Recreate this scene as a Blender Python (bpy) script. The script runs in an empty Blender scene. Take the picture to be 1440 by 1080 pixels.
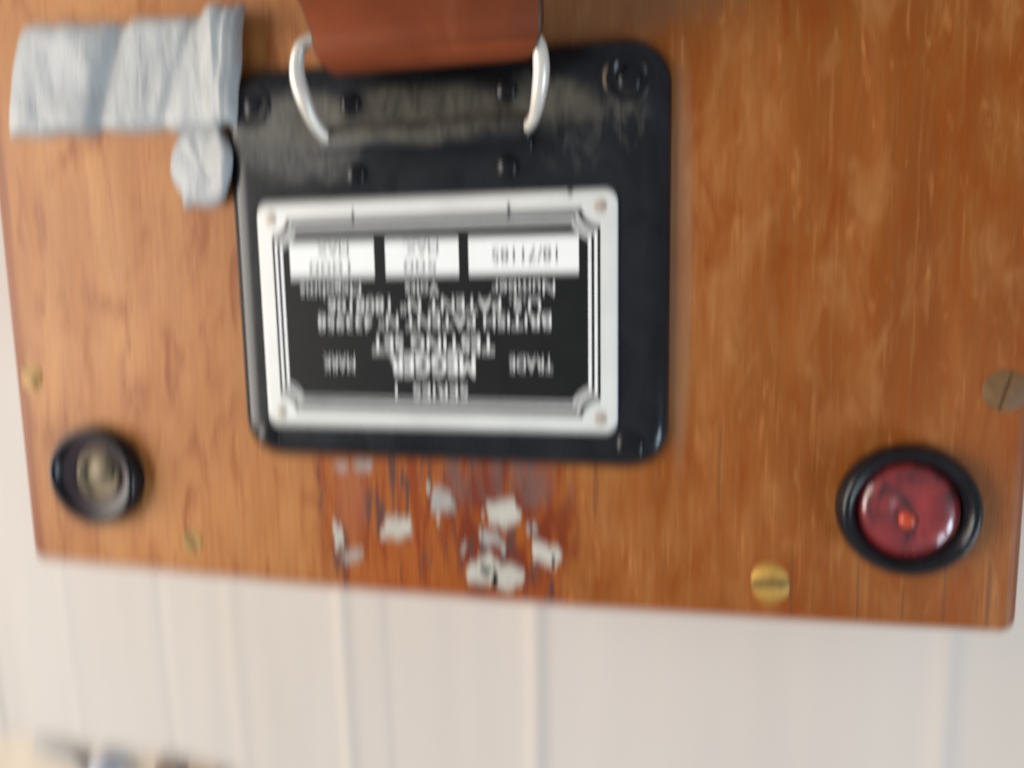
import bpy, bmesh, math, random
from mathutils import Vector, Matrix, noise

random.seed(7)
SC = bpy.context.scene
COL = SC.collection
R = math.radians
MM = 0.001
ZT = 99.0            # height in mm of the name plate's top above the white sheet

# ------------------------------------------------------------------ camera
cam_d = bpy.data.cameras.new('camera')
cam = bpy.data.objects.new('camera', cam_d); COL.objects.link(cam)
def euler_mat(a, b, c):
    return Matrix.Rotation(c, 3, 'Z') @ Matrix.Rotation(b, 3, 'Y') @ Matrix.Rotation(a, 3, 'X')
rot = euler_mat(-0.13717116, 0.22583749, -0.01776897)
cam.matrix_world = Matrix.Translation(Vector((50.949, 6.605, 147.689 + ZT)) * MM) @ rot.to_4x4()
cam_d.sensor_width = 36.0
cam_d.lens = 27.0
cam_d.clip_start = 0.005
cam_d.clip_end = 20.0
cam_d.dof.use_dof = True                 # close focus, a little short of the box: soft as in the photograph
cam_d.dof.focus_distance = 0.108
cam_d.dof.aperture_fstop = 27.0 / 9.3
cam_d.dof.aperture_ratio = 7.8
cam_d.dof.aperture_blades = 4
cam_d.dof.aperture_rotation = R(45)
SC.camera = cam

# ------------------------------------------------------------------ world, lamps, exposure
world = bpy.data.worlds.new('World'); SC.world = world
world.use_nodes = True
bg = world.node_tree.nodes['Background']
bg.inputs[0].default_value = (0.90, 0.96, 1.06, 1)
bg.inputs[1].default_value = 0.34

def area(name, loc, target, size, size_y, power, color):
    l = bpy.data.lights.new(name, 'AREA'); l.shape = 'RECTANGLE'
    l.size = size; l.size_y = size_y; l.energy = power; l.color = color
    o = bpy.data.objects.new(name, l); COL.objects.link(o)
    o.location = loc
    d = Vector(target) - Vector(loc)
    o.rotation_euler = d.to_track_quat('-Z', 'Y').to_euler()
    return o
area('window_light', (1.05, -0.62, 0.62), (0.02, 0, 0.08), 0.38, 0.36, 8.2, (0.68, 0.84, 1.0))
area('room_light', (-1.30, 0.0, 0.92), (-0.05, -0.02, 0.09), 1.0, 1.0, 29.0, (1.0, 0.925, 0.835))

SC.view_settings.view_transform = 'Standard'
SC.view_settings.look = 'None'
SC.view_settings.exposure = 0.0
SC.view_settings.gamma = 1.0
SC.cycles.use_denoising = True
SC.cycles.max_bounces = 8

# ------------------------------------------------------------------ helpers: materials
class NT:
    def __init__(self, name):
        self.m = bpy.data.materials.new(name); self.m.use_nodes = True
        self.t = self.m.node_tree; self.n = self.t.nodes; self.l = self.t.links
        self.b = self.n['Principled BSDF']
        self.co = None
    def put(self, sock, v):
        if v is None: return
        if hasattr(v, 'is_output') or isinstance(v, bpy.types.NodeSocket):
            self.l.new(v, sock)
        else:
            try: sock.default_value = v
            except Exception: sock.default_value = (*v, 1.0)
    def coords(self, off=(0, 0, 0)):
        """object coordinates in millimetres plus an offset"""
        tc = self.n.new('ShaderNodeTexCoord')
        v = self.n.new('ShaderNodeVectorMath'); v.operation = 'MULTIPLY_ADD'
        self.l.new(tc.outputs['Object'], v.inputs[0])
        v.inputs[1].default_value = (1000, 1000, 1000); v.inputs[2].default_value = off
        self.co = v.outputs[0]; return self.co
    def scaled(self, s, off=(0, 0, 0), rotz=0.0):
        mp = self.n.new('ShaderNodeMapping'); self.l.new(self.co, mp.inputs[0])
        mp.inputs['Scale'].default_value = s; mp.inputs['Location'].default_value = off
        mp.inputs['Rotation'].default_value = (0, 0, rotz)
        return mp.outputs[0]
    def noise(self, s, detail=4, rough=0.55, dist=0.0, off=(0, 0, 0), rotz=0.0):
        t = self.n.new('ShaderNodeTexNoise'); self.l.new(self.scaled(s, off, rotz), t.inputs['Vector'])
        t.inputs['Scale'].default_value = 1.0; t.inputs['Detail'].default_value = detail
        t.inputs['Roughness'].default_value = rough; t.inputs['Distortion'].default_value = dist
        return t.outputs['Fac']
    def ramp(self, f, pts):
        r = self.n.new('ShaderNodeValToRGB'); self.put(r.inputs[0], f)
        e = r.color_ramp.elements
        while len(e) < len(pts): e.new(0.5)
        for i, (p, c) in enumerate(pts):
            e[i].position = p
            if not hasattr(c, '__len__'): c = (c, c, c)
            e[i].color = (*c, 1)
        return r.outputs[0]
    def math(self, op, a, b=None, c=None, clamp=False):
        k = self.n.new('ShaderNodeMath'); k.operation = op; k.use_clamp = clamp
        for i, v in enumerate((a, b, c)): self.put(k.inputs[i], v)
        return k.outputs[0]
    def mix(self, f, a, b, mode='MIX'):
        k = self.n.new('ShaderNodeMixRGB'); k.blend_type = mode
        self.put(k.inputs[0], f)
        for i, v in ((1, a), (2, b)):
            if isinstance(v, tuple): v = (*v, 1) if len(v) == 3 else v
            self.put(k.inputs[i], v)
        return k.outputs[0]
    def xyz(self):
        s = self.n.new('ShaderNodeSeparateXYZ'); self.l.new(self.co, s.inputs[0]); return s.outputs
    def range(self, v, a, b, c=0.0, d=1.0):
        k = self.n.new('ShaderNodeMapRange'); k.interpolation_type = 'SMOOTHSTEP'
        self.put(k.inputs[0], v)
        for i, q in enumerate((a, b, c, d)): k.inputs[1 + i].default_value = q
        return k.outputs[0]
    def blob(self, cx, cy, rx, ry, wob=None, amt=0.0):
        """1 inside an ellipse with a soft, noise-broken edge"""
        X, Y, _ = self.xyz()
        dx = self.math('DIVIDE', self.math('SUBTRACT', X, cx), rx)
        dy = self.math('DIVIDE', self.math('SUBTRACT', Y, cy), ry)
        d = self.math('SQRT', self.math('ADD', self.math('MULTIPLY', dx, dx), self.math('MULTIPLY', dy, dy)))
        if wob is not None:
            d = self.math('ADD', d, self.math('MULTIPLY', self.math('SUBTRACT', wob, 0.5), amt))
        return self.range(d, 0.65, 1.1, 1.0, 0.0)
    def bump(self, h, strength, dist=0.0002):
        k = self.n.new('ShaderNodeBump'); k.inputs['Strength'].default_value = strength
        k.inputs['Distance'].default_value = dist
        self.put(k.inputs['Height'], h); self.l.new(k.outputs[0], self.b.inputs['Normal'])
    def set(self, **kw):
        for k, v in kw.items():
            s = self.b.inputs[k.replace('_', ' ')]
            if isinstance(v, tuple) and len(v) == 3: v = (*v, 1)
            self.put(s, v)
        return self.m

BASE = Vector((2.0, 57.0, -ZT))          # foot of the case, in plate coordinates (mm)

def mat_wood():
    n = NT('varnished_wood'); n.coords(tuple(BASE))
    X, Y, Z = n.xyz()
    n1 = n.noise((0.10, 0.018, 0.1), 4, 0.55, 0.6)
    n2 = n.noise((0.85, 0.045, 0.4), 6, 0.62, 0.3, (13, 4, 0))
    n3 = n.noise((0.30, 0.075, 0.3), 3, 0.55, 0.5, (3, 41, 7), 0.10)
    n4 = n.noise((2.6, 0.13, 1.0), 4, 0.6, 0.0, (7, 1, 0))
    n5 = n.noise((0.05, 0.03, 0.1), 3, 0.5, 0.5, (31, 11, 0))
    big = n.math('ADD', n.range(X, -115, 95, 0.0, 1.0), n.math('MULTIPLY', n.math('SUBTRACT', n5, 0.5), 1.1), None, True)  # paler left, deeper right: patina plus dimming put into the colour
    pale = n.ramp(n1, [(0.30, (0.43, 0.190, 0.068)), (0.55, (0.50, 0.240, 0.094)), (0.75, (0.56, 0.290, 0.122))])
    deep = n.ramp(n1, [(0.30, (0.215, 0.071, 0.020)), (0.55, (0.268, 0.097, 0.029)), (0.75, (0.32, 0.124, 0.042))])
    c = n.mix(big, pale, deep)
    c = n.mix(n.ramp(n2, [(0.32, 0.34), (0.50, 0.0)]), c, (0.30, 0.075, 0.018))
    c = n.mix(n.ramp(n2, [(0.56, 0.0), (0.80, 0.30)]), c, (0.72, 0.36, 0.14))
    c = n.mix(n.ramp(n3, [(0.60, 0.0), (0.74, 0.32)]), c, (0.22, 0.075, 0.022))
    c = n.mix(n.ramp(n3, [(0.26, 0.40), (0.36, 0.0)]), c, (0.66, 0.30, 0.12))
    c = n.mix(n.ramp(n4, [(0.30, 0.20), (0.42, 0.0)]), c, (0.16, 0.06, 0.025))
    n6 = n.noise((0.15, 0.055, 0.2), 4, 0.6, 0.9, (51, 17, 3), -0.12)
    c = n.mix(n.ramp(n6, [(0.30, 0.75), (0.47, 0.0)]), c, (0.24, 0.064, 0.017))
    c = n.mix(n.ramp(n6, [(0.54, 0.0), (0.70, 0.50)]), c, (0.41, 0.200, 0.080))
    n7 = n.noise((0.42, 0.16, 0.3), 2, 0.5, 0.3, (77, 27, 3), -0.15)
    c = n.mix(n.ramp(n7, [(0.67, 0.0), (0.76, 0.4)]), c, (0.46, 0.225, 0.095))
    # reddish varnish left on the rounded left and right borders
    edge = n.math('ADD', n.range(n.math('ADD', X, n.math('MULTIPLY', n2, 3.0)), -103.5, -100.5, 0.75, 0.0),
                  n.range(X, 108.2, 110.5, 0.0, 0.7))
    c = n.mix(edge, c, (0.22, 0.062, 0.024))
    lowr = n.range(n.math('ADD', Y, n.math('MULTIPLY', n2, 2.5)), -59.5, -57.3, 0.6, 0.0)
    c = n.mix(lowr, c, (0.30, 0.085, 0.030))
    # grey-brown patch on the wood under the strap and to both sides
    strap_patch = n.math('MULTIPLY', n.blob(18, 60, 48, 11, n2, 0.8), 0.55)
    c = n.mix(strap_patch, c, (0.22, 0.12, 0.066))
    # stained patch where a paper label was torn off below the plate
    wob = n.noise((0.16, 0.06, 0.2), 4, 0.6, 0.8, (5, 9, 0))
    st = n.noise((0.55, 0.055, 0.3), 5, 0.65, 0.5, (17, 23, 0))
    st0 = n.noise((0.5, 0.11, 0.3), 4, 0.6, 0.4, (71, 3, 0))
    wx = n.math('ADD', X, n.math('MULTIPLY', n.math('ADD', n.math('MULTIPLY', n.math('SUBTRACT', st0, 0.5), 9.0), n.math('MULTIPLY', n.math('SUBTRACT', wob, 0.5), 9.0)), 1.0))
    zone = n.math('MULTIPLY', n.range(n.math('ADD', wx, n.math('MULTIPLY', Y, 0.10)), -33.0, -30.5), n.range(wx, 23.0, 29.0, 1.0, 0.0))
    zone = n.math('MULTIPLY', zone, n.range(Y, -31.5, -28.0, 1.0, 0.0))
    c = n.mix(n.math('MULTIPLY', zone, 0.55), c, (0.37, 0.105, 0.028))
    red = n.math('MULTIPLY', zone, n.ramp(st, [(0.36, 0.9), (0.52, 0.15)]))
    c = n.mix(red, c, (0.225, 0.050, 0.017))
    zone2 = n.blob(13, -46, 15, 17, wob, 1.2)
    red2 = n.math('MULTIPLY', zone2, n.ramp(n.noise((0.24, 0.10, 0.2), 3, 0.5, 0.4, (2, 2, 0)), [(0.38, 0.0), (0.52, 0.9)]))
    c = n.mix(red2, c, (0.16, 0.034, 0.016))
    dk = n.math('MULTIPLY', zone, n.ramp(n.noise((0.40, 0.07, 0.3), 4, 0.6, 0.5, (8, 3, 4)), [(0.54, 0.0), (0.63, 0.9)]))
    c = n.mix(dk, c, (0.080, 0.042, 0.038))
    top = n.math('MULTIPLY', n.blob(14, -34, 14, 8, wob, 1.3), n.ramp(st, [(0.42, 0.1), (0.58, 0.75)]))
    c = n.mix(top, c, (0.15, 0.095, 0.085))
    lft = n.math('MULTIPLY', n.blob(-21, -40, 4.0, 11, wob, 0.6), 0.55)
    c = n.mix(lft, c, (0.34, 0.125, 0.062))
    halo = n.math('MULTIPLY', n.blob(49.0, 8, 2.6, 42, n2, 0.7), 0.5)
    c = n.mix(halo, c, (0.36, 0.21, 0.12))
    for (cx, cy, w, h) in ((32.8, -36, 0.55, 7), (71, -53, 0.35, 8), (83, -54, 0.35, 9), (98, -52, 0.4, 9), (105.5, -53, 0.6, 8), (91, -56, 0.3, 5), (57, -30, 0.3, 10)):
        c = n.mix(n.math('MULTIPLY', n.blob(cx, cy, w, h, n2, 1.4), 0.42), c, (0.10, 0.045, 0.03))
    h = n.math('ADD', n.math('MULTIPLY', n4, 0.6), n.math('MULTIPLY', n2, 0.6))
    n.bump(h, 0.35, 0.0003)
    rough = n.math('ADD', 0.34, n.math('MULTIPLY', n2, 0.28))
    hs = n.n.new('ShaderNodeHueSaturation'); hs.inputs['Saturation'].default_value = 1.09; hs.inputs['Hue'].default_value = 0.496; hs.inputs['Value'].default_value = 1.06; n.put(hs.inputs['Color'], c); c = hs.outputs[0]
    return n.set(Base_Color=c, Roughness=rough, Specular_IOR_Level=0.32)

def mat_enamel():
    """black stoved enamel with dust and rubbed places"""
    n = NT('black_enamel'); n.coords(tuple(BASE))
    X, Y, Z = n.xyz()
    w = n.noise((0.10, 0.08, 0.2), 5, 0.6, 0.6)
    f = n.noise((0.9, 0.5, 0.5), 5, 0.65, 0.2)
    s = n.noise((0.30, 0.12, 0.3), 5, 0.62, 0.6, (4, 9, 1))
    c = n.mix(n.ramp(w, [(0.4, 0.0), (0.75, 0.6)]), (0.008, 0.009, 0.011), (0.024, 0.026, 0.029))
    flat = n.range(Z, -1.4, -0.75)
    band = n.math('MULTIPLY', n.blob(-4, 39, 46, 6.0, w, 1.1), n.ramp(s, [(0.36, 0.35), (0.60, 1.0)]))
    band = n.math('MULTIPLY', band, flat)
    c = n.mix(n.math('MULTIPLY', band, 0.75), c, (0.135, 0.122, 0.092))
    b2 = n.math('MULTIPLY', n.blob(-26, 36, 16, 9, w, 1.2), n.ramp(f, [(0.35, 0.2), (0.65, 0.8)]))
    c = n.mix(n.math('MULTIPLY', b2, 0.75), c, (0.17, 0.165, 0.15))
    scr = n.math('MULTIPLY', n.blob(38, 36, 7, 7, s, 1.4), n.ramp(s, [(0.5, 0.0), (0.66, 0.45)]))
    c = n.mix(scr, c, (0.16, 0.14, 0.115))
    scr2 = n.math('MULTIPLY', n.blob(29, 31, 7, 5, s, 1.4), n.ramp(s, [(0.45, 0.0), (0.64, 0.4)]))
    c = n.mix(scr2, c, (0.12, 0.12, 0.115))
    chip = n.blob(35.6, 43.5, 1.0, 2.2, f, 0.9)
    c = n.mix(n.math('MULTIPLY', chip, 0.8), c, (0.36, 0.27, 0.16))
    n.bump(f, 0.06, 0.0002)
    dusty = n.math('ADD', band, b2, None, True)
    rough = n.math('ADD', n.math('ADD', n.range(Z, -0.9, -0.6, 0.08, 0.20), n.math('MULTIPLY', w, 0.16)), n.math('MULTIPLY', dusty, 0.35))
    return n.set(Base_Color=c, Roughness=rough, Specular_IOR_Level=0.32)

def simple(name, col, rough=0.5, metal=0.0, var=0.15, scale=0.3, coat=0.0, bump=0.0, dark=None, **kw):
    n = NT(name); n.coords()
    f = n.noise((scale, scale, scale), 5, 0.6, 0.3)
    dk = dark or tuple(x * (1 - 2 * var) for x in col)
    c = n.ramp(f, [(0.30, dk), (0.62, col)])
    if bump: n.bump(n.noise((scale * 3, scale * 3, scale * 3), 4, 0.6), bump, 0.0003)
    r = n.math('ADD', rough - 0.08, n.math('MULTIPLY', f, 0.16))
    return n.set(Base_Color=c, Roughness=r, Metallic=metal, Coat_Weight=coat, **kw)

def mat_lens():
    n = NT('red_lens'); n.coords()
    a = n.noise((0.17, 0.14, 0.2), 3, 0.55, 1.0)
    c = n.ramp(a, [(0.34, (0.045, 0.008, 0.012)), (0.48, (0.19, 0.016, 0.018)), (0.60, (0.28, 0.026, 0.024)), (0.74, (0.40, 0.12, 0.12))])
    n.bump(n.noise((0.5, 0.4, 0.5), 3, 0.5, 0.6, (9, 2, 0)), 0.12, 0.0008)
    return n.set(Base_Color=c, Roughness=0.28, Coat_Weight=1.0, Coat_Roughness=0.05)

M = {
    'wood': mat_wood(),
    'enamel': mat_enamel(),
    'gloss_black': simple('black_moulding', (0.011, 0.011, 0.014), 0.22, 0, 0.25, 0.25, 0.0, Specular_IOR_Level=0.32),
    'plate_white': simple('silvered_white', (0.78, 0.78, 0.735), 0.42, 0.0, 0.04, 0.12, dark=(0.71, 0.715, 0.675)),
    'field': simple('dark_field', (0.012, 0.0125, 0.013), 0.45, 0, 0.12, 0.2, Specular_IOR_Level=0.2),
    'letter': simple('silver_letter', (0.90, 0.90, 0.87), 0.4, 0, 0.05, 0.4),
    'window': simple('white_box', (0.95, 0.95, 0.92), 0.5, 0, 0.02, 0.2),
    'ink': simple('stamped_ink', (0.10, 0.10, 0.10), 0.6, 0, 0.2, 0.6),
    'rust': simple('brown_pin', (0.58, 0.49, 0.38), 0.5, 0.2, 0.3, 0.8),
    'nickel': simple('nickel_wire', (0.82, 0.76, 0.66), 0.36, 0.30, 0.06, 0.3),
    'brass_bright': simple('bright_brass', (0.70, 0.41, 0.09), 0.5, 0.5, 0.14, 0.5),
    'brass_dull': simple('dull_brass', (0.44, 0.26, 0.065), 0.5, 0.25, 0.2, 0.4),
    'brass_green': simple('tarnished_brass', (0.205, 0.105, 0.036), 0.6, 0.05, 0.25, 0.4),
    'brass_old': simple('aged_brass', (0.23, 0.18, 0.11), 0.5, 0.4, 0.3, 0.7),
    'red': mat_lens(),
    'stained_black': simple('stained_black', (0.060, 0.028, 0.032), 0.38, 0, 0.4, 0.25, dark=(0.030, 0.024, 0.030)),
    'orange': simple('orange_red_lacquer', (0.62, 0.075, 0.03), 0.3, 0, 0.15, 0.4),
    'scrap': simple('torn_paper', (0.60, 0.57, 0.48), 0.8, 0, 0.14, 0.35, bump=0.5),
    'scrap_grey': simple('greyed_paper', (0.42, 0.38, 0.35), 0.8, 0, 0.2, 0.35, bump=0.5),
    'worn_grey': simple('worn_grey', (0.16, 0.16, 0.16), 0.5, 0.2, 0.2, 0.5),
    'steel': simple('dark_slot', (0.03, 0.028, 0.025), 0.5, 0.3, 0.2, 0.5),
    'pale_blue': simple('pale_blue_plastic', (0.50, 0.53, 0.60), 0.45, 0, 0.05, 0.2),
    'grey': simple('grey_metal', (0.42, 0.42, 0.42), 0.4, 0.5, 0.1, 0.2),
    'brown': simple('dark_brown_wood', (0.24, 0.15, 0.11), 0.6, 0, 0.2, 0.2),
    'tan': simple('tan_wood', (0.50, 0.32, 0.17), 0.6, 0, 0.15, 0.2),
}
def mat_leather():
    n = NT('red_brown_leather'); n.coords()
    a = n.noise((0.06, 0.05, 0.05), 4, 0.55, 0.4)
    b = n.noise((1.1, 1.1, 1.1), 4, 0.6)
    c = n.ramp(a, [(0.3, (0.165, 0.034, 0.010)), (0.6, (0.225, 0.050, 0.015)), (0.8, (0.28, 0.080, 0.033))])
    c = n.mix(n.ramp(b, [(0.62, 0.0), (0.75, 0.35)]), c, (0.12, 0.03, 0.012))
    n.bump(b, 0.25, 0.0003)
    return n.set(Base_Color=c, Roughness=n.math('ADD', 0.46, n.math('MULTIPLY', a, 0.3)), Specular_IOR_Level=0.2)
M['leather'] = mat_leather()
M['leather_edge'] = simple('dark_leather_edge', (0.085, 0.035, 0.017), 0.5, 0, 0.2, 0.3, bump=0.3)
def mat_tape():
    n = NT('grey_tape'); n.coords()
    a = n.noise((0.09, 0.07, 0.1), 4, 0.55, 0.6)
    b = n.noise((1.6, 1.6, 1.6), 4, 0.6)
    w = n.noise((0.35, 0.12, 0.3), 4, 0.6, 0.8, (3, 3, 0))
    c = n.ramp(a, [(0.3, (0.33, 0.34, 0.335)), (0.5, (0.44, 0.45, 0.445)), (0.72, (0.53, 0.53, 0.51))])
    c = n.mix(n.ramp(w, [(0.58, 0.0), (0.70, 0.5)]), c, (0.30, 0.30, 0.25))
    n.bump(n.math('ADD', n.math('MULTIPLY', w, 1.0), n.math('MULTIPLY', b, 0.2)), 0.5, 0.0008)
    return n.set(Base_Color=c, Roughness=0.48)
M['tape'] = mat_tape()
def mat_sheet():
    n = NT('white_cloth'); n.coords()
    a = n.noise((0.012, 0.004, 0.02), 3, 0.5, 0.3)
    b = n.noise((1.4, 1.4, 1.4), 4, 0.6)
    c = n.ramp(a, [(0.3, (0.635, 0.565, 0.495)), (0.7, (0.665, 0.605, 0.545))])
    X, Y, Z = n.xyz()
    n.bump(b, 0.15, 0.0004)
    return n.set(Base_Color=c, Roughness=0.75)
M['sheet'] = mat_sheet()
M['table'] = simple('beige_board', (0.72, 0.60, 0.46), 0.6, 0, 0.1, 0.05)

# ------------------------------------------------------------------ helpers: objects
def tag(o, label=None, cat=None, group=None, kind=None):
    for k, v in (('label', label), ('category', cat), ('group', group), ('kind', kind)):
        if v: o[k] = v
    return o
ORIGIN = {}
def empty(name, base, label, cat, group=None):
    o = bpy.data.objects.new(name, None); COL.objects.link(o)
    o.empty_display_size = 0.01
    o.location = Vector((base[0], base[1], base[2] + ZT)) * MM
    ORIGIN[o] = Vector(base)
    return tag(o, label, cat, group)
def origin_of(parent):
    while parent is not None:
        if parent in ORIGIN: return ORIGIN[parent]
        parent = parent.parent
    return Vector((0, 0, -ZT))
def link(name, me, mat, parent=None, smooth=35, origin=None):
    """mesh in plate coordinates (mm) -> one object; vertices become local metres"""
    if origin is None: origin = origin_of(parent)
    origin = Vector(origin)
    me.transform(Matrix.Scale(MM, 4) @ Matrix.Translation(-origin))
    if smooth:
        for p in me.polygons: p.use_smooth = True
        me.set_sharp_from_angle(angle=R(smooth))
    mats = mat if isinstance(mat, (list, tuple)) else [mat]
    for m in mats: me.materials.append(m)
    o = bpy.data.objects.new(name, me); COL.objects.link(o)
    if parent is not None: o.parent = parent
    else: o.location = (origin + Vector((0, 0, ZT))) * MM
    ORIGIN[o] = origin
    return o
def mesh_of(bm, name='m'):
    bmesh.ops.recalc_face_normals(bm, faces=bm.faces)
    me = bpy.data.meshes.new(name); bm.to_mesh(me); bm.free(); return me

def rrect(x0, x1, y0, y1, r, n=8):
    pts = []
    for cx, cy, a0 in ((x1 - r, y1 - r, 0), (x0 + r, y1 - r, 90), (x0 + r, y0 + r, 180), (x1 - r, y0 + r, 270)):
        for i in range(n + 1):
            a = R(a0 + 90 * i / n)
            pts.append((cx + r * math.cos(a), cy + r * math.sin(a)))
    return pts
def loft(bm, loops, cap0=True, cap1=True):
    """loops: lists of (x,y,z) with equal counts"""
    vs = [[bm.verts.new(p) for p in lp] for lp in loops]
    k = len(vs[0])
    for a, b in zip(vs, vs[1:]):
        for i in range(k):
            bm.faces.new((a[i], a[(i + 1) % k], b[(i + 1) % k], b[i]))
    if cap0: bm.faces.new(vs[0][::-1])
    if cap1: bm.faces.new(vs[-1])
    return vs
def slab(pts, z0, z1, bev=0.0):
    """thin extruded polygon, optional top chamfer done by shrinking towards the inside"""
    bm = bmesh.new()
    loops = [[(x, y, z0) for x, y in pts], [(x, y, z1 - bev) for x, y in pts]]
    if bev:
        k = len(pts); ins = []
        area2 = sum(pts[i][0] * pts[(i + 1) % k][1] - pts[(i + 1) % k][0] * pts[i][1] for i in range(k))
        sg = 1 if area2 > 0 else -1
        for i in range(k):
            a, b, c = Vector(pts[i - 1]), Vector(pts[i]), Vector(pts[(i + 1) % k])
            d1, d2 = (b - a), (c - b)
            nrm = Vector((-d1.y, d1.x)).normalized() + Vector((-d2.y, d2.x)).normalized()
            if nrm.length < 1e-6: nrm = Vector((-d1.y, d1.x))
            q = b + nrm.normalized() * bev * sg
            ins.append((q.x, q.y, z1))
        loops.append(ins)
    loft(bm, loops)
    return bm
def lathe(prof, cx=0, cy=0, n=48, wob=0.0):
    bm = bmesh.new(); rings = []
    for r, z in prof:
        if r < 1e-6: rings.append([bm.verts.new((cx, cy, z))])
        else: rings.append([bm.verts.new((cx + r * math.cos(2 * math.pi * i / n), cy + r * math.sin(2 * math.pi * i / n), z)) for i in range(n)])
    for a, b in zip(rings, rings[1:]):
        for i in range(n):
            j = (i + 1) % n
            if len(a) == 1 and len(b) == 1: continue
            if len(a) == 1: bm.faces.new((a[0], b[i], b[j]))
            elif len(b) == 1: bm.faces.new((a[i], a[j], b[0]))
            else: bm.faces.new((a[i], a[j], b[j], b[i]))
    return bm
def box(bm, x0, x1, y0, y1, z0, z1):
    loft(bm, [[(x0, y0, z0), (x1, y0, z0), (x1, y1, z0), (x0, y1, z0)], [(x0, y0, z1), (x1, y0, z1), (x1, y1, z1), (x0, y1, z1)]])
def smooth_path(pts, k=6):
    P = [Vector(p) for p in pts]; out = []
    for i in range(len(P) - 1):
        p0, p1, p2, p3 = P[max(i - 1, 0)], P[i], P[i + 1], P[min(i + 2, len(P) - 1)]
        for s in range(k):
            t = s / k
            out.append(0.5 * ((2 * p1) + (p2 - p0) * t + (2 * p0 - 5 * p1 + 4 * p2 - p3) * t * t + (3 * p1 - p0 - 3 * p2 + p3) * t ** 3))
    out.append(P[-1]); return out
def tube(path, rad, n=14, flat=1.0):
    bm = bmesh.new(); loops = []
    P = path; up = Vector((0, 0, 1))
    for i, p in enumerate(P):
        t = (P[min(i + 1, len(P) - 1)] - P[max(i - 1, 0)]).normalized()
        s = t.cross(up)
        if s.length < 1e-3: s = t.cross(Vector((0, 1, 0)))
        s.normalize(); u = s.cross(t)
        r = rad(i / (len(P) - 1)) if callable(rad) else rad
        loops.append([p + s * r * math.cos(2 * math.pi * k / n) * flat + u * r * math.sin(2 * math.pi * k / n) for k in range(n)])
    loft(bm, loops); return bm

# ------------------------------------------------------------------ the setting
bm = bmesh.new()
box(bm, -900, 900, -700, 900, -ZT - 30, -ZT - 4)
tag(link('tabletop', mesh_of(bm), M['table'], None, 0, (0, 0, -ZT - 30)), kind='structure')

def fold_height(x, y):
    """long straight folds of the sheet, running away from the viewer"""
    wob = 2.4 * noise.noise(Vector((0.0, y * 0.014, x * 0.006)))
    xs = x + (y + 120) * 0.075 * 0 + wob
    def ridge(c, w, h): return h * math.exp(-((xs - c) / w) ** 2)
    def step(c, w, h): return h / (1 + math.exp(-max(-40, min(40, (xs - c) / w))))
    h = ridge(-146, 2.6, -0.35) + ridge(-116, 3.4, 0.5)
    h += ridge(-70.5, 3.0, 1.0) + step(-65.5, 2.2, -0.6) + step(-64, 5, 0.9)
    h += step(-54, 0.9, -0.8)
    h += ridge(0.8, 3.4, 1.5) + step(5.0, 2.0, -0.7) + step(22, 9, 1.4)
    h += step(43, 2.0, 0.9)
    h += ridge(127.5, 3.6, 1.3) + step(132, 2.2, -0.5)
    h += ridge(-190, 2.5, 0.25) + ridge(-230, 2.5, 1.2) + ridge(160, 2.0, 1.2) + ridge(215, 2.0, 1.2)
    h += 0.9 * noise.noise(Vector((x * 0.02, y * 0.008, 3.1))) + 0.35 * noise.noise(Vector((x * 0.09, y * 0.015, 8.0)))
    return h * 0.75
def sheet_edge(x):
    """front border of the sheet"""
    if x < -120: return -179.5 - 2.0 * noise.noise(Vector((x * 0.03, 0, 0))) - max(0, (x + 152)) * 0.06
    return -181.4 - max(0, (x + 120)) * 0.10
bm = bmesh.new()
xs = [-236 + 0.9 * i for i in range(int(560 / 0.9))]
ys = [0, 4, 10, 20, 40, 60, 90, 120, 160, 220, 300, 400, 480]
grid = []
for x in xs:
    e = sheet_edge(x); col = []
    for dy in ys:
        y = e + dy
        xx = x + 0.0
        if x <= -233: xx = x - 2.0 * noise.noise(Vector((y * 0.05, 1, 1))) - (y + 180) * 0.35
        col.append(bm.verts.new((xx, y, -ZT + 2.6 + fold_height(x, y) - (1.2 if dy == 0 else 0))))
    grid.append(col)
for a, b in zip(grid, grid[1:]):
    for i in range(len(ys) - 1): bm.faces.new((a[i], b[i], b[i + 1], a[i + 1]))
geo = bmesh.ops.extrude_face_region(bm, geom=bm.faces[:])
for v in [g for g in geo['geom'] if isinstance(g, bmesh.types.BMVert)]: v.co.z -= 0.8
sheet = link('white_sheet', mesh_of(bm), M['sheet'], None, 60, (0, -20, -ZT))
tag(sheet, 'white sheet with long straight raised folds lying under the wooden case', 'sheet')

# ------------------------------------------------------------------ the wooden instrument case
case = empty('instrument_case', BASE, 'varnished brown wooden instrument case with a black plate, name plate and two round terminals', 'instrument')
X0, X1, Y0, Y1, ZW = -107.6, 110.9, -60.3, 182.0, -4.0
def case_outline(inset):
    pts = []
    def corner(cx, cy, r, a0):
        r = max(r - inset, 0.4)
        return [(cx + r * math.cos(R(a0 + 15 * i)), cy + r * math.sin(R(a0 + 15 * i))) for i in range(7)]
    r = 3.0
    pts += corner(X1 - r, Y1 - r, r, 0) + corner(X0 + r, Y1 - r, r, 90)
    pts += corner(X0 + r, Y0 + r, r, 180)
    for i in range(1, 24):                                     # bowed front border
        t = i / 24; x = X0 + r + (X1 - X0 - 2 * r) * t
        pts.append((x, Y0 - 1.7 * math.sin(math.pi * t) + inset + 0.22 * noise.noise(Vector((x * 0.17, 0, 0))) + 0.12 * noise.noise(Vector((x * 0.9, 3, 0)))))
    pts += corner(X1 - r, Y0 + r, r, 270)
    return pts
bm = bmesh.new(); loops = []
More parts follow.
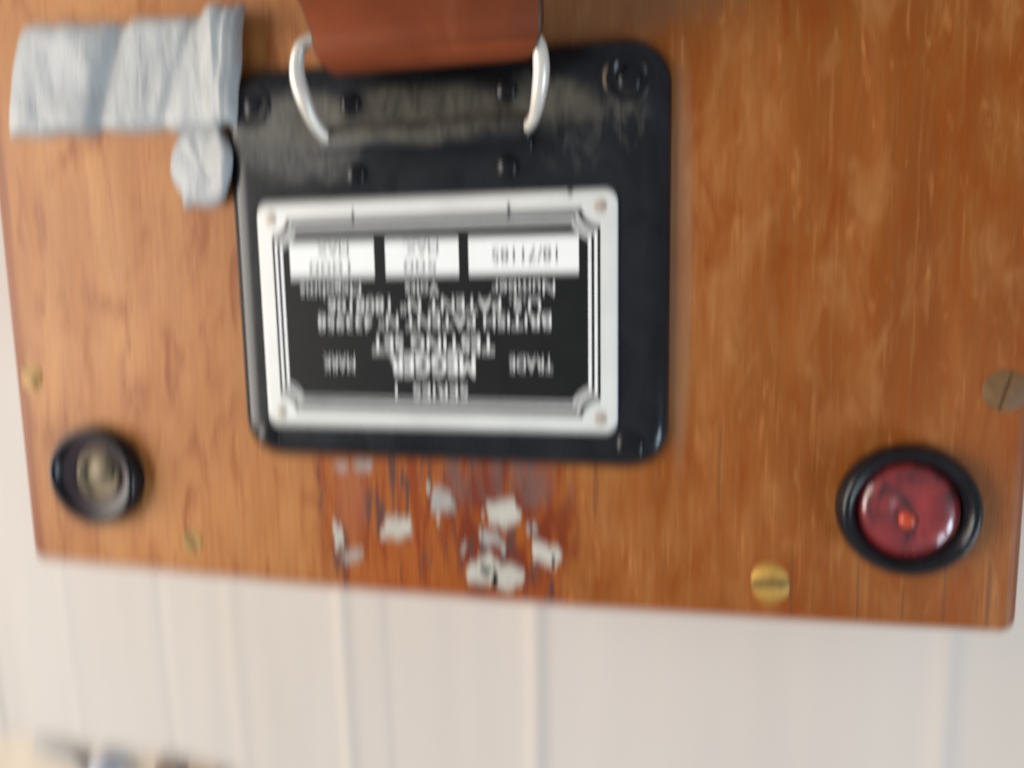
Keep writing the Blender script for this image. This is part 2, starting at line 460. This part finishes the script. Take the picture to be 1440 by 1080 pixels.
for d, z in ((0.8, -13), (0.0, -12.3), (0.0, -6.6), (0.25, -5.5), (0.9, -4.6), (1.8, -4.1), (2.8, ZW)):
    loops.append([(x, y, z) for x, y in case_outline(d)])
loft(bm, loops)
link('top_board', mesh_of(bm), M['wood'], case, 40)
for (a, b, c, d) in ((X0 + 2, X0 + 10, Y0 + 2, Y1 - 2), (X1 - 10, X1 - 2, Y0 + 2, Y1 - 2), (X0 + 10.1, X1 - 10.1, Y0 + 2, Y0 + 10), (X0 + 10.1, X1 - 10.1, Y1 - 10, Y1 - 2)):
    bm = bmesh.new(); box(bm, a, b, c, d, -ZT + 6.5, -13.05)
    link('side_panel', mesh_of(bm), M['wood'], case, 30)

# black plate with rolled edge
PX0, PX1, PY0, PY1 = -44.6, 47.2, -30.7, 50.8
bm = bmesh.new(); loops = []
rad = 8.5
for d, z in [(0.0, -4.02), (0.0, -3.6)] + [(4.6 * (1 - math.cos(R(t))), -3.6 + 3.0 * math.sin(R(t))) for t in (15, 30, 45, 60, 75, 90)] + [(5.2, -0.6)]:
    loops.append([(x, y, z) for x, y in rrect(PX0 + d, PX1 - d, PY0 + d, PY1 - d, rad - d * 0.75, 10)])
loft(bm, loops)
plate = link('black_plate', mesh_of(bm), M['enamel'], case, 50)

def dome(r, h, z, cx, cy, n=28):
    pr = [(r, z - 0.4), (r, z + 0.1)] + [(r * math.cos(R(t)), z + 0.1 + h * math.sin(R(t))) for t in (15, 30, 45, 60, 75)] + [(0, z + 0.1 + h)]
    return lathe(pr, cx, cy, n)
# domed fixing screws at the plate corners
for cx, cy in ((39.6, 43.2), (39.9, -25.6), (-38.0, -25.6), (-37.4, 43.2)):
    zb = -0.9 if cy < 0 else -0.6
    bm = lathe([(4.3, zb - 0.3), (4.3, zb + 0.05), (4.0, zb + 0.35), (3.4, zb + 0.35), (2.9, zb - 0.1), (2.7, zb - 0.2), (0, zb - 0.2)] if cy > 0 else
               [(2.9, zb - 0.6), (2.9, zb + 0.2), (2.6, zb + 0.7), (1.9, zb + 1.05), (1.0, zb + 1.2), (0, zb + 1.25)], cx, cy, 40)
    s = link('collar' if cy > 0 else 'fixing_screw', mesh_of(bm), M['gloss_black'], plate, 40)
    if cy > 0:
        bm = lathe([(2.5, zb - 0.3), (2.4, zb + 0.1), (1.9, zb + 0.5), (1.0, zb + 0.7), (0, zb + 0.75)], cx, cy, 32)
        link('fixing_screw', mesh_of(bm), M['gloss_black'], plate, 40)

# saddle bracket that holds the wire loop, and its four rivets
def saddle(y0, y1, yc, mirror=False):
    prof = [(y0, -0.62), (y0, 0.0), (y0 + 0.3, 0.2), (yc - 3.6, 0.2), (yc - 2.9, 0.5)]
    prof += [(yc + 2.9 * math.cos(R(a)), 0.8 + 2.9 * math.sin(R(a)) * 0.9) for a in range(170, 5, -16)]
    prof += [(yc + 2.9, 0.5), (yc + 3.6, 0.2), (y1 - 0.3, 0.2), (y1, 0.0), (y1, -0.62)]
    bm = bmesh.new()
    sx = [(-20.8, 0.35), (-20.4, 0.0), (20.9, 0.0), (21.3, 0.35)]
    loft(bm, [[(x, y + (ins if y < yc else -ins), z - ins * 0.4) for y, z in prof] for x, ins in sx])
    return bm
link('saddle_bracket', mesh_of(saddle(31.2, 46.4, 35.0)), M['enamel'], case, 40)
for cx, cy in ((-15.2, 42.0), (16.6, 42.4), (-15.0, 28.6), (16.4, 28.6)):
    link('rivet', mesh_of(dome(2.2, 1.3, 0.2 if cy > 35 else -0.6, cx, cy)), M['gloss_black'], case, 40)
# the far bracket, out of the picture
bm = saddle(31.2, 46.4, 35.0)
bmesh.ops.transform(bm, matrix=Matrix.Translation((0, 160, -3.38)) @ Matrix.Rotation(math.pi, 4, 'Z') @ Matrix.Translation((-0.5, 0, 0)), verts=bm.verts)
link('saddle_bracket', mesh_of(bm), M['enamel'], case, 40)

# ------------------------------------------------------------------ name plate
ZP = 0.0
bm = bmesh.new(); loops = []
for d, z in ((0.0, -0.62), (0.0, -0.25), (0.12, -0.08), (0.4, ZP)):
    loops.append([(x, y, z) for x, y in rrect(-37.6 + d, 37.6 - d, -23.1 + d, 23.4 - d, 2.6 - d * 0.5, 8)])
loft(bm, loops)
name_plate = link('name_plate', mesh_of(bm), M['plate_white'], case, 40)

def ticket(hx, hy, cr, n=9, cx=34.6, cy=20.6):
    """rectangle whose corners are cut by circles round the corner bosses"""
    pts = []
    for sx, sy in ((1, 1), (-1, 1), (-1, -1), (1, -1)):
        a_x = math.acos(max(-1, min(1, (cx - hx) / cr)))     # where the circle meets x = hx
        a_y = math.asin(max(-1, min(1, (cy - hy) / cr)))
        arc = []
        # angle measured from -x axis towards -y in the first quadrant
        t0 = math.asin(max(-1, min(1, (cy - hy) / cr)))      # point on y = hy
        t1 = math.acos(max(-1, min(1, (cx - hx) / cr)))      # point on x = hx
        for i in range(n + 1):
            t = t1 + (t0 - t1) * i / n
            arc.append((cx - cr * math.cos(t), cy - cr * math.sin(t)))
        if sx * sy < 0: arc = arc[::-1]
        pts += [(sx * x, sy * y) for x, y in arc]
    return pts
field = link('dark_field', mesh_of(slab(ticket(34.3, 20.0, 3.9), ZP - 0.05, ZP + 0.03)), M['field'], name_plate, 0)
def ring_strip(po, pi, z0, z1):
    bm = bmesh.new(); k = len(po)
    A = [[bm.verts.new((x, y, z)) for x, y in pp] for pp, z in ((po, z0), (po, z1), (pi, z1), (pi, z0))]
    for q in range(4):
        a, b = A[q], A[(q + 1) % 4]
        for i in range(k): bm.faces.new((a[i], a[(i + 1) % k], b[(i + 1) % k], b[i]))
    return bm
link('border_line', mesh_of(ring_strip(ticket(33.75, 19.05, 4.9), ticket(33.15, 18.65, 5.5), ZP + 0.02, ZP + 0.07)), M['letter'], name_plate, 0)
link('border_line', mesh_of(ring_strip(ticket(32.6, 17.85, 6.1), ticket(31.95, 17.4, 6.7), ZP + 0.02, ZP + 0.07)), M['letter'], name_plate, 0)
for sx in (-1, 1):
    for sy in (-1, 1):
        bm = lathe([(1.25, -0.1), (1.2, 0.12), (0.8, 0.22), (0, 0.24)], sx * 34.3, sy * 20.3, 20)
        link('pin', mesh_of(bm), M['rust'], name_plate, 40)
for x0, x1 in ((-30.4, -11.6), (-9.2, 6.3), (8.3, 30.2)):
    b = link('white_box', mesh_of(slab([(x0, 8.1), (x1, 8.1), (x1, 15.1), (x0, 15.1)], ZP + 0.02, ZP + 0.07)), M['window'], name_plate, 0)

dg = bpy.context.evaluated_depsgraph_get
def lettering(s, x, y, cap, width, mat=None, bold=0.0, z=ZP + 0.025, th=0.05):
    """one printed line, upside down in the picture like the plate itself"""
    cu = bpy.data.curves.new('t', 'FONT'); cu.body = s; cu.size = 10; cu.resolution_u = 3
    cu.align_x = 'LEFT'; cu.offset = bold; cu.extrude = 0.1
    o = bpy.data.objects.new('t', cu); COL.objects.link(o)
    me = bpy.data.meshes.new_from_object(o.evaluated_get(dg()))
    bpy.data.objects.remove(o); bpy.data.curves.remove(cu)
    xs = [v.co.x for v in me.vertices]; ys = [v.co.y for v in me.vertices if True]
    xa, xb = min(xs), max(xs); ya, yb = min(ys), max(ys)
    if '.' in s or any(ch in 'gjpqy' for ch in s): ya, yb = 0.0, 7.0 if yb < 7.6 else yb
    sx, sy = width / (xb - xa), cap / (yb - ya)
    for v in me.vertices:
        u = (v.co.x - (xa + xb) / 2) * sx; w = (v.co.y - (ya + yb) / 2) * sy
        v.co = (x - u, y - w, z + (th if v.co.z > 0 else 0.0))
    me.materials.clear()
    return link('lettering', me, mat or M['letter'], name_plate, 0)
lettering('SERIES  1', -0.3, -15.4, 2.5, 15.6)
lettering('MEGGER', 0.0, -10.0, 4.1, 18.4, bold=0.32)
lettering('TRADE', 20.6, -9.7, 2.3, 8.8)
lettering('MARK', -20.4, -9.8, 2.3, 7.2)
lettering('TESTING SET', 0.2, -5.8, 3.2, 26.2, bold=0.10)
lettering('BRITISH PATENT N\u00ba 433958', 0.0, -1.2, 2.5, 49.5, bold=0.05)
lettering('U.S. PATENT N\u00ba 1808106', 0.2, 2.0, 2.5, 45.0, bold=0.05)
lettering('Number', 19.2, 5.3, 2.3, 12.6)
lettering('Volts', -1.6, 5.3, 2.3, 7.2)
lettering('Megohms', -21.6, 5.3, 2.3, 13.6)
zi = ZP + 0.06
lettering('18/71185', 19.6, 11.6, 2.7, 13.0, M['ink'], z=zi, th=0.03)
lettering('500', -1.8, 9.9, 2.2, 7.0, M['ink'], z=zi, th=0.03)
lettering('MAX.', -1.6, 13.5, 2.2, 7.4, M['ink'], z=zi, th=0.03)
lettering('1000', -21.5, 9.9, 2.2, 9.2, M['ink'], z=zi, th=0.03)
lettering('MAX', -20.6, 13.5, 2.2, 7.0, M['ink'], z=zi, th=0.03)
# small knocks in the white border
for cx, cy, w, h in ((-15.9, 19.9, 0.30, 1.7), (16.6, 19.7, 0.35, 1.9), (28.6, 23.0, 0.5, 0.45)):
    pts = [(cx + w * math.cos(R(a)) * (0.8 + 0.4 * random.random()), cy + h * math.sin(R(a)) * (0.8 + 0.4 * random.random())) for a in range(0, 360, 36)]
    link('paint_chip', mesh_of(slab(pts, ZP - 0.02, ZP + 0.085)), M['worn_grey'], name_plate, 0)

# ------------------------------------------------------------------ terminals
def terminal(cx, cy, label, inner, sc=1.0):
    if inner == 'brass':
        prof = [(12.4, -4.05), (12.4, -2.2), (12.2, -1.0), (11.8, -0.4), (11.2, -0.1), (10.6, -0.3), (10.1, -0.9), (9.6, -1.8), (9.0, -3.0), (8.8, -4.05)]
    else:
        prof = [(12.4, -4.05), (12.4, -2.2), (12.1, -1.0), (11.6, -0.2), (11.0, 0.1), (10.3, -0.1), (9.8, -0.7), (9.2, -1.8), (8.7, -3.0), (8.5, -4.05)]
    prof = [(r * sc, z) for r, z in prof]
    rim = link('terminal', mesh_of(lathe(prof, cx, cy, 72)), M['gloss_black'], case, 60)
    rim['label'] = label
    if inner == 'brass':
        bm = lathe([(9.3, -1.9), (8.4, -2.1), (7.4, -2.6), (6.6, -3.0), (5.6, -4.02)], cx, cy, 48)
        link('inner_ring', mesh_of(bm), M['stained_black'], rim, 60)
        bm = lathe([(6.2, -4.0), (6.1, -3.0), (5.6, -2.6), (4.9, -2.6), (4.4, -3.0), (4.2, -3.7), (0, -3.8)], cx, cy, 48)
        link('brass_socket', mesh_of(bm), M['brass_old'], rim, 40)
        bm = lathe([(3.1, -3.8), (3.0, -1.9), (2.5, -1.5), (0.8, -1.3), (0, -1.3)], cx + 1.7, cy + 1.3, 32)
        link('contact_stud', mesh_of(bm), M['brass_old'], rim, 40)
    else:
        bm = lathe([(9.1, -3.9), (9.0, -2.4), (8.4, -1.5), (7.0, -0.9), (5.6, -0.55), (4.2, -0.6), (3.2, -0.9), (2.6, -1.1), (0, -1.15)], cx, cy, 64)
        for v in bm.verts:
            a = math.atan2(v.co.y - cy, v.co.x - cx); r = math.hypot(v.co.x - cx, v.co.y - cy)
            v.co.z += 0.28 * noise.noise(Vector((v.co.x * 0.33, v.co.y * 0.33, 2.0))) * min(1, r / 5) * (1 if r < 8.3 else 0)
        link('red_insert', mesh_of(bm), M['red'], rim, 60)
        bm = lathe([(1.6, -1.3), (1.5, -0.8), (1.1, -0.35), (0.6, -0.15), (0, -0.1)], cx - 0.4, cy - 1.4, 32)
        link('orange_stud', mesh_of(bm), M['orange'], rim, 50)
    return rim
terminal(-84.9, -37.2, 'black ringed terminal with an aged brass centre', 'brass', 0.96)
terminal(90.7, -36.6, 'black ringed terminal with a glossy red centre', 'red')

# ------------------------------------------------------------------ brass screws let into the wood
def screw(cx, cy, r, mat, ang, label):
    bm = bmesh.new(); n = 40
    ca, sa = math.cos(ang), math.sin(ang)
    hw = r * (0.08 if mat is M['brass_green'] else 0.17)
    # two half-moons either side of a sunk slot
    for sgn in (1, -1):
        pts = []
        t0 = math.asin(hw / r)
        for i in range(n // 2 + 1):
            t = t0 + (math.pi - 2 * t0) * i / (n // 2)
            pts.append((r * math.cos(t), sgn * r * math.sin(t)))
        ins = [(x * 0.9, sgn * (hw + (abs(y) - hw) * 0.9)) for x, y in pts]
        f = lambda p: (cx + p[0] * ca - p[1] * sa, cy + p[0] * sa + p[1] * ca)
        A, B = [f(p) for p in pts], [f(p) for p in ins]
        loft(bm, [[(x, y, -4.6) for x, y in A], [(x, y, -3.95) for x, y in A], [(x, y, -3.72) for x, y in B]])
    s = link('wood_screw', mesh_of(bm), mat, case, 40); s['label'] = label
    bm = lathe([(r * 0.96, -4.3), (r * 0.96, -3.98), (0, -3.98)], cx, cy, 32)
    link('slot_floor', mesh_of(bm), M['steel'] if mat is M['brass_bright'] else M['brass_green'], s, 30)
screw(67.0, -53.0, 3.7, M['brass_bright'], R(4), 'bright brass slotted screw near the front border')
screw(-61.7, -52.4, 2.8, M['brass_dull'], R(-58), 'dull brass screw near the front border')
screw(-102.0, -14.1, 3.0, M['brass_dull'], R(-40), 'dull brass screw near the left border')
screw(106.0, -14.3, 3.8, M['brass_green'], R(75), 'tarnished greenish screw near the right border')

# ------------------------------------------------------------------ scraps of a torn paper label
def scrap(cx, cy, w, h, rot, seed, mat):
    pts = []
    for i in range(40):
        a = 2 * math.pi * i / 40
        k = 1 / max(abs(math.cos(a)) ** 4 + abs(math.sin(a)) ** 4, 1e-6) ** 0.25
        k *= 1.18 + 0.75 * noise.noise(Vector((math.cos(a) * 1.3, math.sin(a) * 1.3, seed * 3.7))) + 0.34 * noise.noise(Vector((math.cos(a) * 5, math.sin(a) * 5, seed)))
        x, y = w * k * math.cos(a), h * k * math.sin(a)
        pts.append((cx + x * math.cos(rot) - y * math.sin(rot), cy + x * math.sin(rot) + y * math.cos(rot)))
    link('label_scrap', mesh_of(slab(pts, -4.05, -3.92, 0.03)), mat, case, 30)
for i, (x, y, w, h, r, m) in enumerate((
        (-24.5, -48.6, 0.9, 2.6, 0.05, 'scrap'), (-21.6, -53.2, 2.0, 1.0, 0.35, 'scrap_grey'),
        (-10.6, -46.2, 2.8, 1.5, 0.25, 'scrap'), (-0.2, -39.8, 2.2, 2.0, 0.3, 'scrap_grey'),
        (12.8, -41.8, 3.4, 2.0, 0.0, 'scrap'), (10.6, -47.4, 1.7, 1.4, 0.2, 'scrap_grey'),
        (22.6, -50.0, 2.4, 2.1, -0.3, 'scrap'), (11.6, -56.0, 5.0, 2.0, -0.08, 'scrap'),
        (9.8, -52.8, 1.6, 1.6, 0.4, 'scrap'), (-18.0, -32.9, 2.0, 0.7, 0.0, 'scrap_grey'),
        (-23.0, -32.9, 1.6, 0.6, 0.0, 'scrap_grey'))):
    scrap(x, y, w, h, r, i + 2, M[m])

rnd = random.Random(5)
for i in range(16):
    hx, hy = rnd.choice(((12, -42), (11, -55), (22, -49), (-10, -46), (0, -40), (-22, -52), (9, -48)))
    s = rnd.uniform(0.25, 0.6)
    scrap(hx + rnd.gauss(0, 3.2), min(-33, max(-57.5, hy + rnd.gauss(0, 2.6))), s, s * rnd.uniform(1, 2.6), rnd.uniform(-0.3, 0.3), 40 + i, M[rnd.choice(('scrap', 'scrap_grey'))])

# ------------------------------------------------------------------ wire loop and leather strap
strap = empty('carrying_strap', (5, 80, -4.0), 'red-brown leather carrying strap hanging on a bright wire loop above the name plate', 'strap')
lp = smooth_path([(-15, 35, 1.0), (-18.6, 34.8, 2.0), (-20.6, 37.2, 4.6), (-21.6, 41.5, 7.0), (-22.2, 46.5, 8.4), (-20.6, 51.0, 9.0), (-16.0, 52.2, 8.6), (-8, 52.0, 8.2), (3, 51.3, 8.0),
                  (14, 50.6, 8.2), (20.6, 49.8, 8.8), (24.2, 48.2, 9.2), (24.9, 44.0, 8.4), (24.0, 39.5, 6.6), (22.4, 36.0, 4.0), (20.0, 34.8, 2.0), (16, 35, 1.0)], 6)
def wire_r(t):
    return 0.90 + 0.62 * math.exp(-((t - 0.22) / 0.09) ** 2) + 0.62 * math.exp(-((t - 0.76) / 0.09) ** 2)
link('wire_loop', mesh_of(tube(lp, wire_r, 18)), M['nickel'], strap, 60)
bm = tube([Vector((p.x, 160 - p.y, p.z - 3.4)) for p in lp], wire_r, 12)
link('wire_loop', mesh_of(bm), M['nickel'], strap, 60)

def ribbon(centre, width, thick, xc):
    """leather band: centre line in (y, z); returns face mesh and edge mesh in one with two materials"""
    P = [Vector((0, y, z)) for y, z in centre]; bm = bmesh.new(); loops = []
    for i, p in enumerate(P):
        t = (P[min(i + 1, len(P) - 1)] - P[max(i - 1, 0)]).normalized()
        nrm = Vector((0, -t.z, t.y))
        w = width(i / (len(P) - 1)) / 2; c = xc(i / (len(P) - 1)); h = thick / 2
        prof = [(-w, -h * 0.6), (-w + 0.5, -h), (w - 0.5, -h), (w, -h * 0.6), (w, h * 0.6), (w - 0.5, h), (-w + 0.5, h), (-w, h * 0.6)]
        loops.append([Vector((c + a, p.y, p.z)) + nrm * b for a, b in prof])
    loft(bm, loops)
    return bm
half = [(80, 43.0), (72, 33.0), (64.5, 19.5), (58, 9.0), (54.0, 4.8), (51.2, 4.0), (48.6, 4.9), (47.1, 7.4), (47.6, 10.3), (49.6, 12.3), (52.6, 14.6), (57.5, 21.5), (63.5, 33.0), (71.0, 43.5), (80, 47.6)]
far = [(160 - y, z - 3.2) for y, z in half[::-1]][1:]
line = [(p.y, p.z) for p in smooth_path([(0, y, z) for y, z in half + far], 5)]
def strap_w(t):
    d = min(abs(t - 0.19), abs(t - 0.81))
    return 32.8 + 9.5 * min(1, d / 0.12)
def strap_c(t):
    d = min(abs(t - 0.19), abs(t - 0.81))
    return 3.2 + 2.5 * min(1, d / 0.20)
st = link('leather_band', mesh_of(ribbon(line, strap_w, 2.8, strap_c)), [M['leather'], M['leather_edge']], strap, 50)
for p in st.data.polygons:
    if abs(p.normal.x) > 0.5: p.material_index = 1

# ------------------------------------------------------------------ grey tape pad
tape = empty('grey_tape', (-68, 50, -4.0), 'crumpled pale grey tape folded over the upper left corner of the black plate', 'tape')
def pad(corners, nx, ny, zbase, hgt, name, seed, wr=0.9, creases=()):
    A, B, C_, D = [Vector((x, y)) for x, y in corners]            # TL, TR, BR, BL
    bm = bmesh.new(); top = []; bot = []
    for i in range(nx + 1):
        u = i / nx; ct, cb = [], []
        for j in range(ny + 1):
            v = j / ny
            p = (A * (1 - u) + B * u) * (1 - v) + (D * (1 - u) + C_ * u) * v
            eu, ev = abs(2 * u - 1), abs(2 * v - 1)
            edge = (max(0, 1 - eu ** 14) ** 0.5) * (max(0, 1 - ev ** 9) ** 0.5)
            h = hgt * edge
            pull = 0.0
            for cu, slope, wd, dp in creases:
                q = math.exp(-((u - cu - slope * (v - 0.5)) / wd) ** 2)
                h -= dp * q * edge; pull += q
            h += wr * edge * (1.25 * noise.noise(Vector((p.x * 0.11, p.y * 0.09, seed))) + 0.4 * noise.noise(Vector((p.x * 0.3, p.y * 0.12, seed + 5))))
            off = 1.1 * noise.noise(Vector((p.x * 0.12, p.y * 0.12, seed + 9)))
            yy = p.y + off * (0.4 + 0.6 * ev) - pull * 0.9 * (1 if v < 0.5 else -1) * ev ** 3
            xx = p.x + 0.7 * noise.noise(Vector((p.y * 0.15, p.x * 0.1, seed + 2))) * eu
            zb = zbase(xx, yy)
            ct.append(bm.verts.new((xx, yy, zb + max(h, 0.25) + 0.1)))
            cb.append(bm.verts.new((xx, yy, zb)))
        top.append(ct); bot.append(cb)
    for i in range(nx):
        for j in range(ny):
            bm.faces.new((top[i][j], top[i + 1][j], top[i + 1][j + 1], top[i][j + 1]))
            bm.faces.new((bot[i][j], bot[i][j + 1], bot[i + 1][j + 1], bot[i + 1][j]))
    for i in range(nx):
        bm.faces.new((top[i][0], bot[i][0], bot[i + 1][0], top[i + 1][0]))
        bm.faces.new((top[i][ny], top[i + 1][ny], bot[i + 1][ny], bot[i][ny]))
    for j in range(ny):
        bm.faces.new((top[0][j], top[0][j + 1], bot[0][j + 1], bot[0][j]))
        bm.faces.new((top[nx][j], bot[nx][j], bot[nx][j + 1], top[nx][j + 1]))
    return link(name, mesh_of(bm), M['tape'], tape, 70)
def base_z(x, y):
    t = max(0.0, min(1.0, (x + 49) / 6)); t = t * t * (3 - 2 * t)
    return -3.95 + 3.6 * t
pad([(-94.4, 64.3), (-37.4, 62.6), (-41.2, 38.8), (-100.8, 41.0)], 110, 56, base_z, 3.4, 'folded_strip', 4.2, 0.6,
    ((0.445, -0.05, 0.040, 1.6), (0.935, 0.0, 0.014, 0.6), (0.968, 0.0, 0.010, 0.5), (0.74, -0.1, 0.03, 0.6)))
# the rounded lobe that hangs from its lower right corner
bm = bmesh.new(); rings = []
n = 72; cx, cy = -50.9, 32.3
for k in range(9):
    s = 1 - (k / 8) ** 1.5 if k else 1.0
    s = math.cos(R(90 * k / 8.0)) if k else 1.0
    ring = []
    for i in range(n):
        a = 2 * math.pi * i / n
        r = 8.4 * (1 + 0.04 * noise.noise(Vector((math.cos(a) * 1.6, math.sin(a) * 1.6, 2.2)))  + 0.02 * noise.noise(Vector((math.cos(a) * 3, math.sin(a) * 3, 4.2))))
        r += 1.7 * math.exp(-((a - R(236)) / 0.12) ** 2) * (1 if k < 3 else 0.3)
        x, y = cx + r * s ** 0.55 * math.cos(a), cy + r * s ** 0.55 * math.sin(a) * 1.02
        z = base_z(x, y) - 0.02 + 3.0 * math.sin(R(90 * k / 8.0)) ** 0.8
        z += (0.6 * noise.noise(Vector((x * 0.25, y * 0.15, 7))) + 0.5 * noise.noise(Vector(((x + y) * 0.3, (x - y) * 0.08, 1)))) * (k / 8)
        ring.append((x, y, z))
    rings.append(ring)
rings[-1] = [((x * 0.2 + cx * 0.8), (y * 0.2 + cy * 0.8), z) for x, y, z in rings[-2]]
loft(bm, rings)
link('rounded_lobe', mesh_of(bm), M['tape'], tape, 70)

# ------------------------------------------------------------------ blurred things beyond the sheet, bottom left corner
def put(name, bm, mat, base, label, cat):
    return tag(link(name, mesh_of(bm), mat, None, 40, base), label, cat)
zt = -ZT - 4
bm = lathe([(6.5, zt), (7.0, zt + 2), (6.8, zt + 6), (5.4, zt + 9), (3.0, zt + 10.6), (0, zt + 11)], -180, -189.5, 40)
put('plastic_cap', bm, M['pale_blue'], (-180, -189.5, zt), 'pale blue rounded cap beyond the sheet in the bottom left corner', 'cap')
bm = tube(smooth_path([(-216, -183.5, zt + 2), (-205, -186.0, zt + 2.2), (-195, -188, zt + 2.2), (-188, -196, zt + 2)], 6), 2.6, 14)
put('grey_rod', bm, M['grey'], (-205, -186, zt), 'bent grey rod lying left of the pale blue cap', 'rod')
bm = bmesh.new(); box(bm, -156, -144.5, -200, -183, zt, zt + 7)
bmesh.ops.bevel(bm, geom=bm.edges[:], offset=1.0, segments=2, affect='EDGES')
put('dark_block', bm, M['brown'], (-150, -190, zt), 'dark brown block at the front border of the white sheet', 'block')
bm = bmesh.new(); box(bm, -142.5, -128, -202, -183.5, zt, zt + 5)
bmesh.ops.bevel(bm, geom=bm.edges[:], offset=1.2, segments=2, affect='EDGES')
put('tan_block', bm, M['tan'], (-135, -192, zt), 'tan wooden block just right of the dark brown block', 'block')
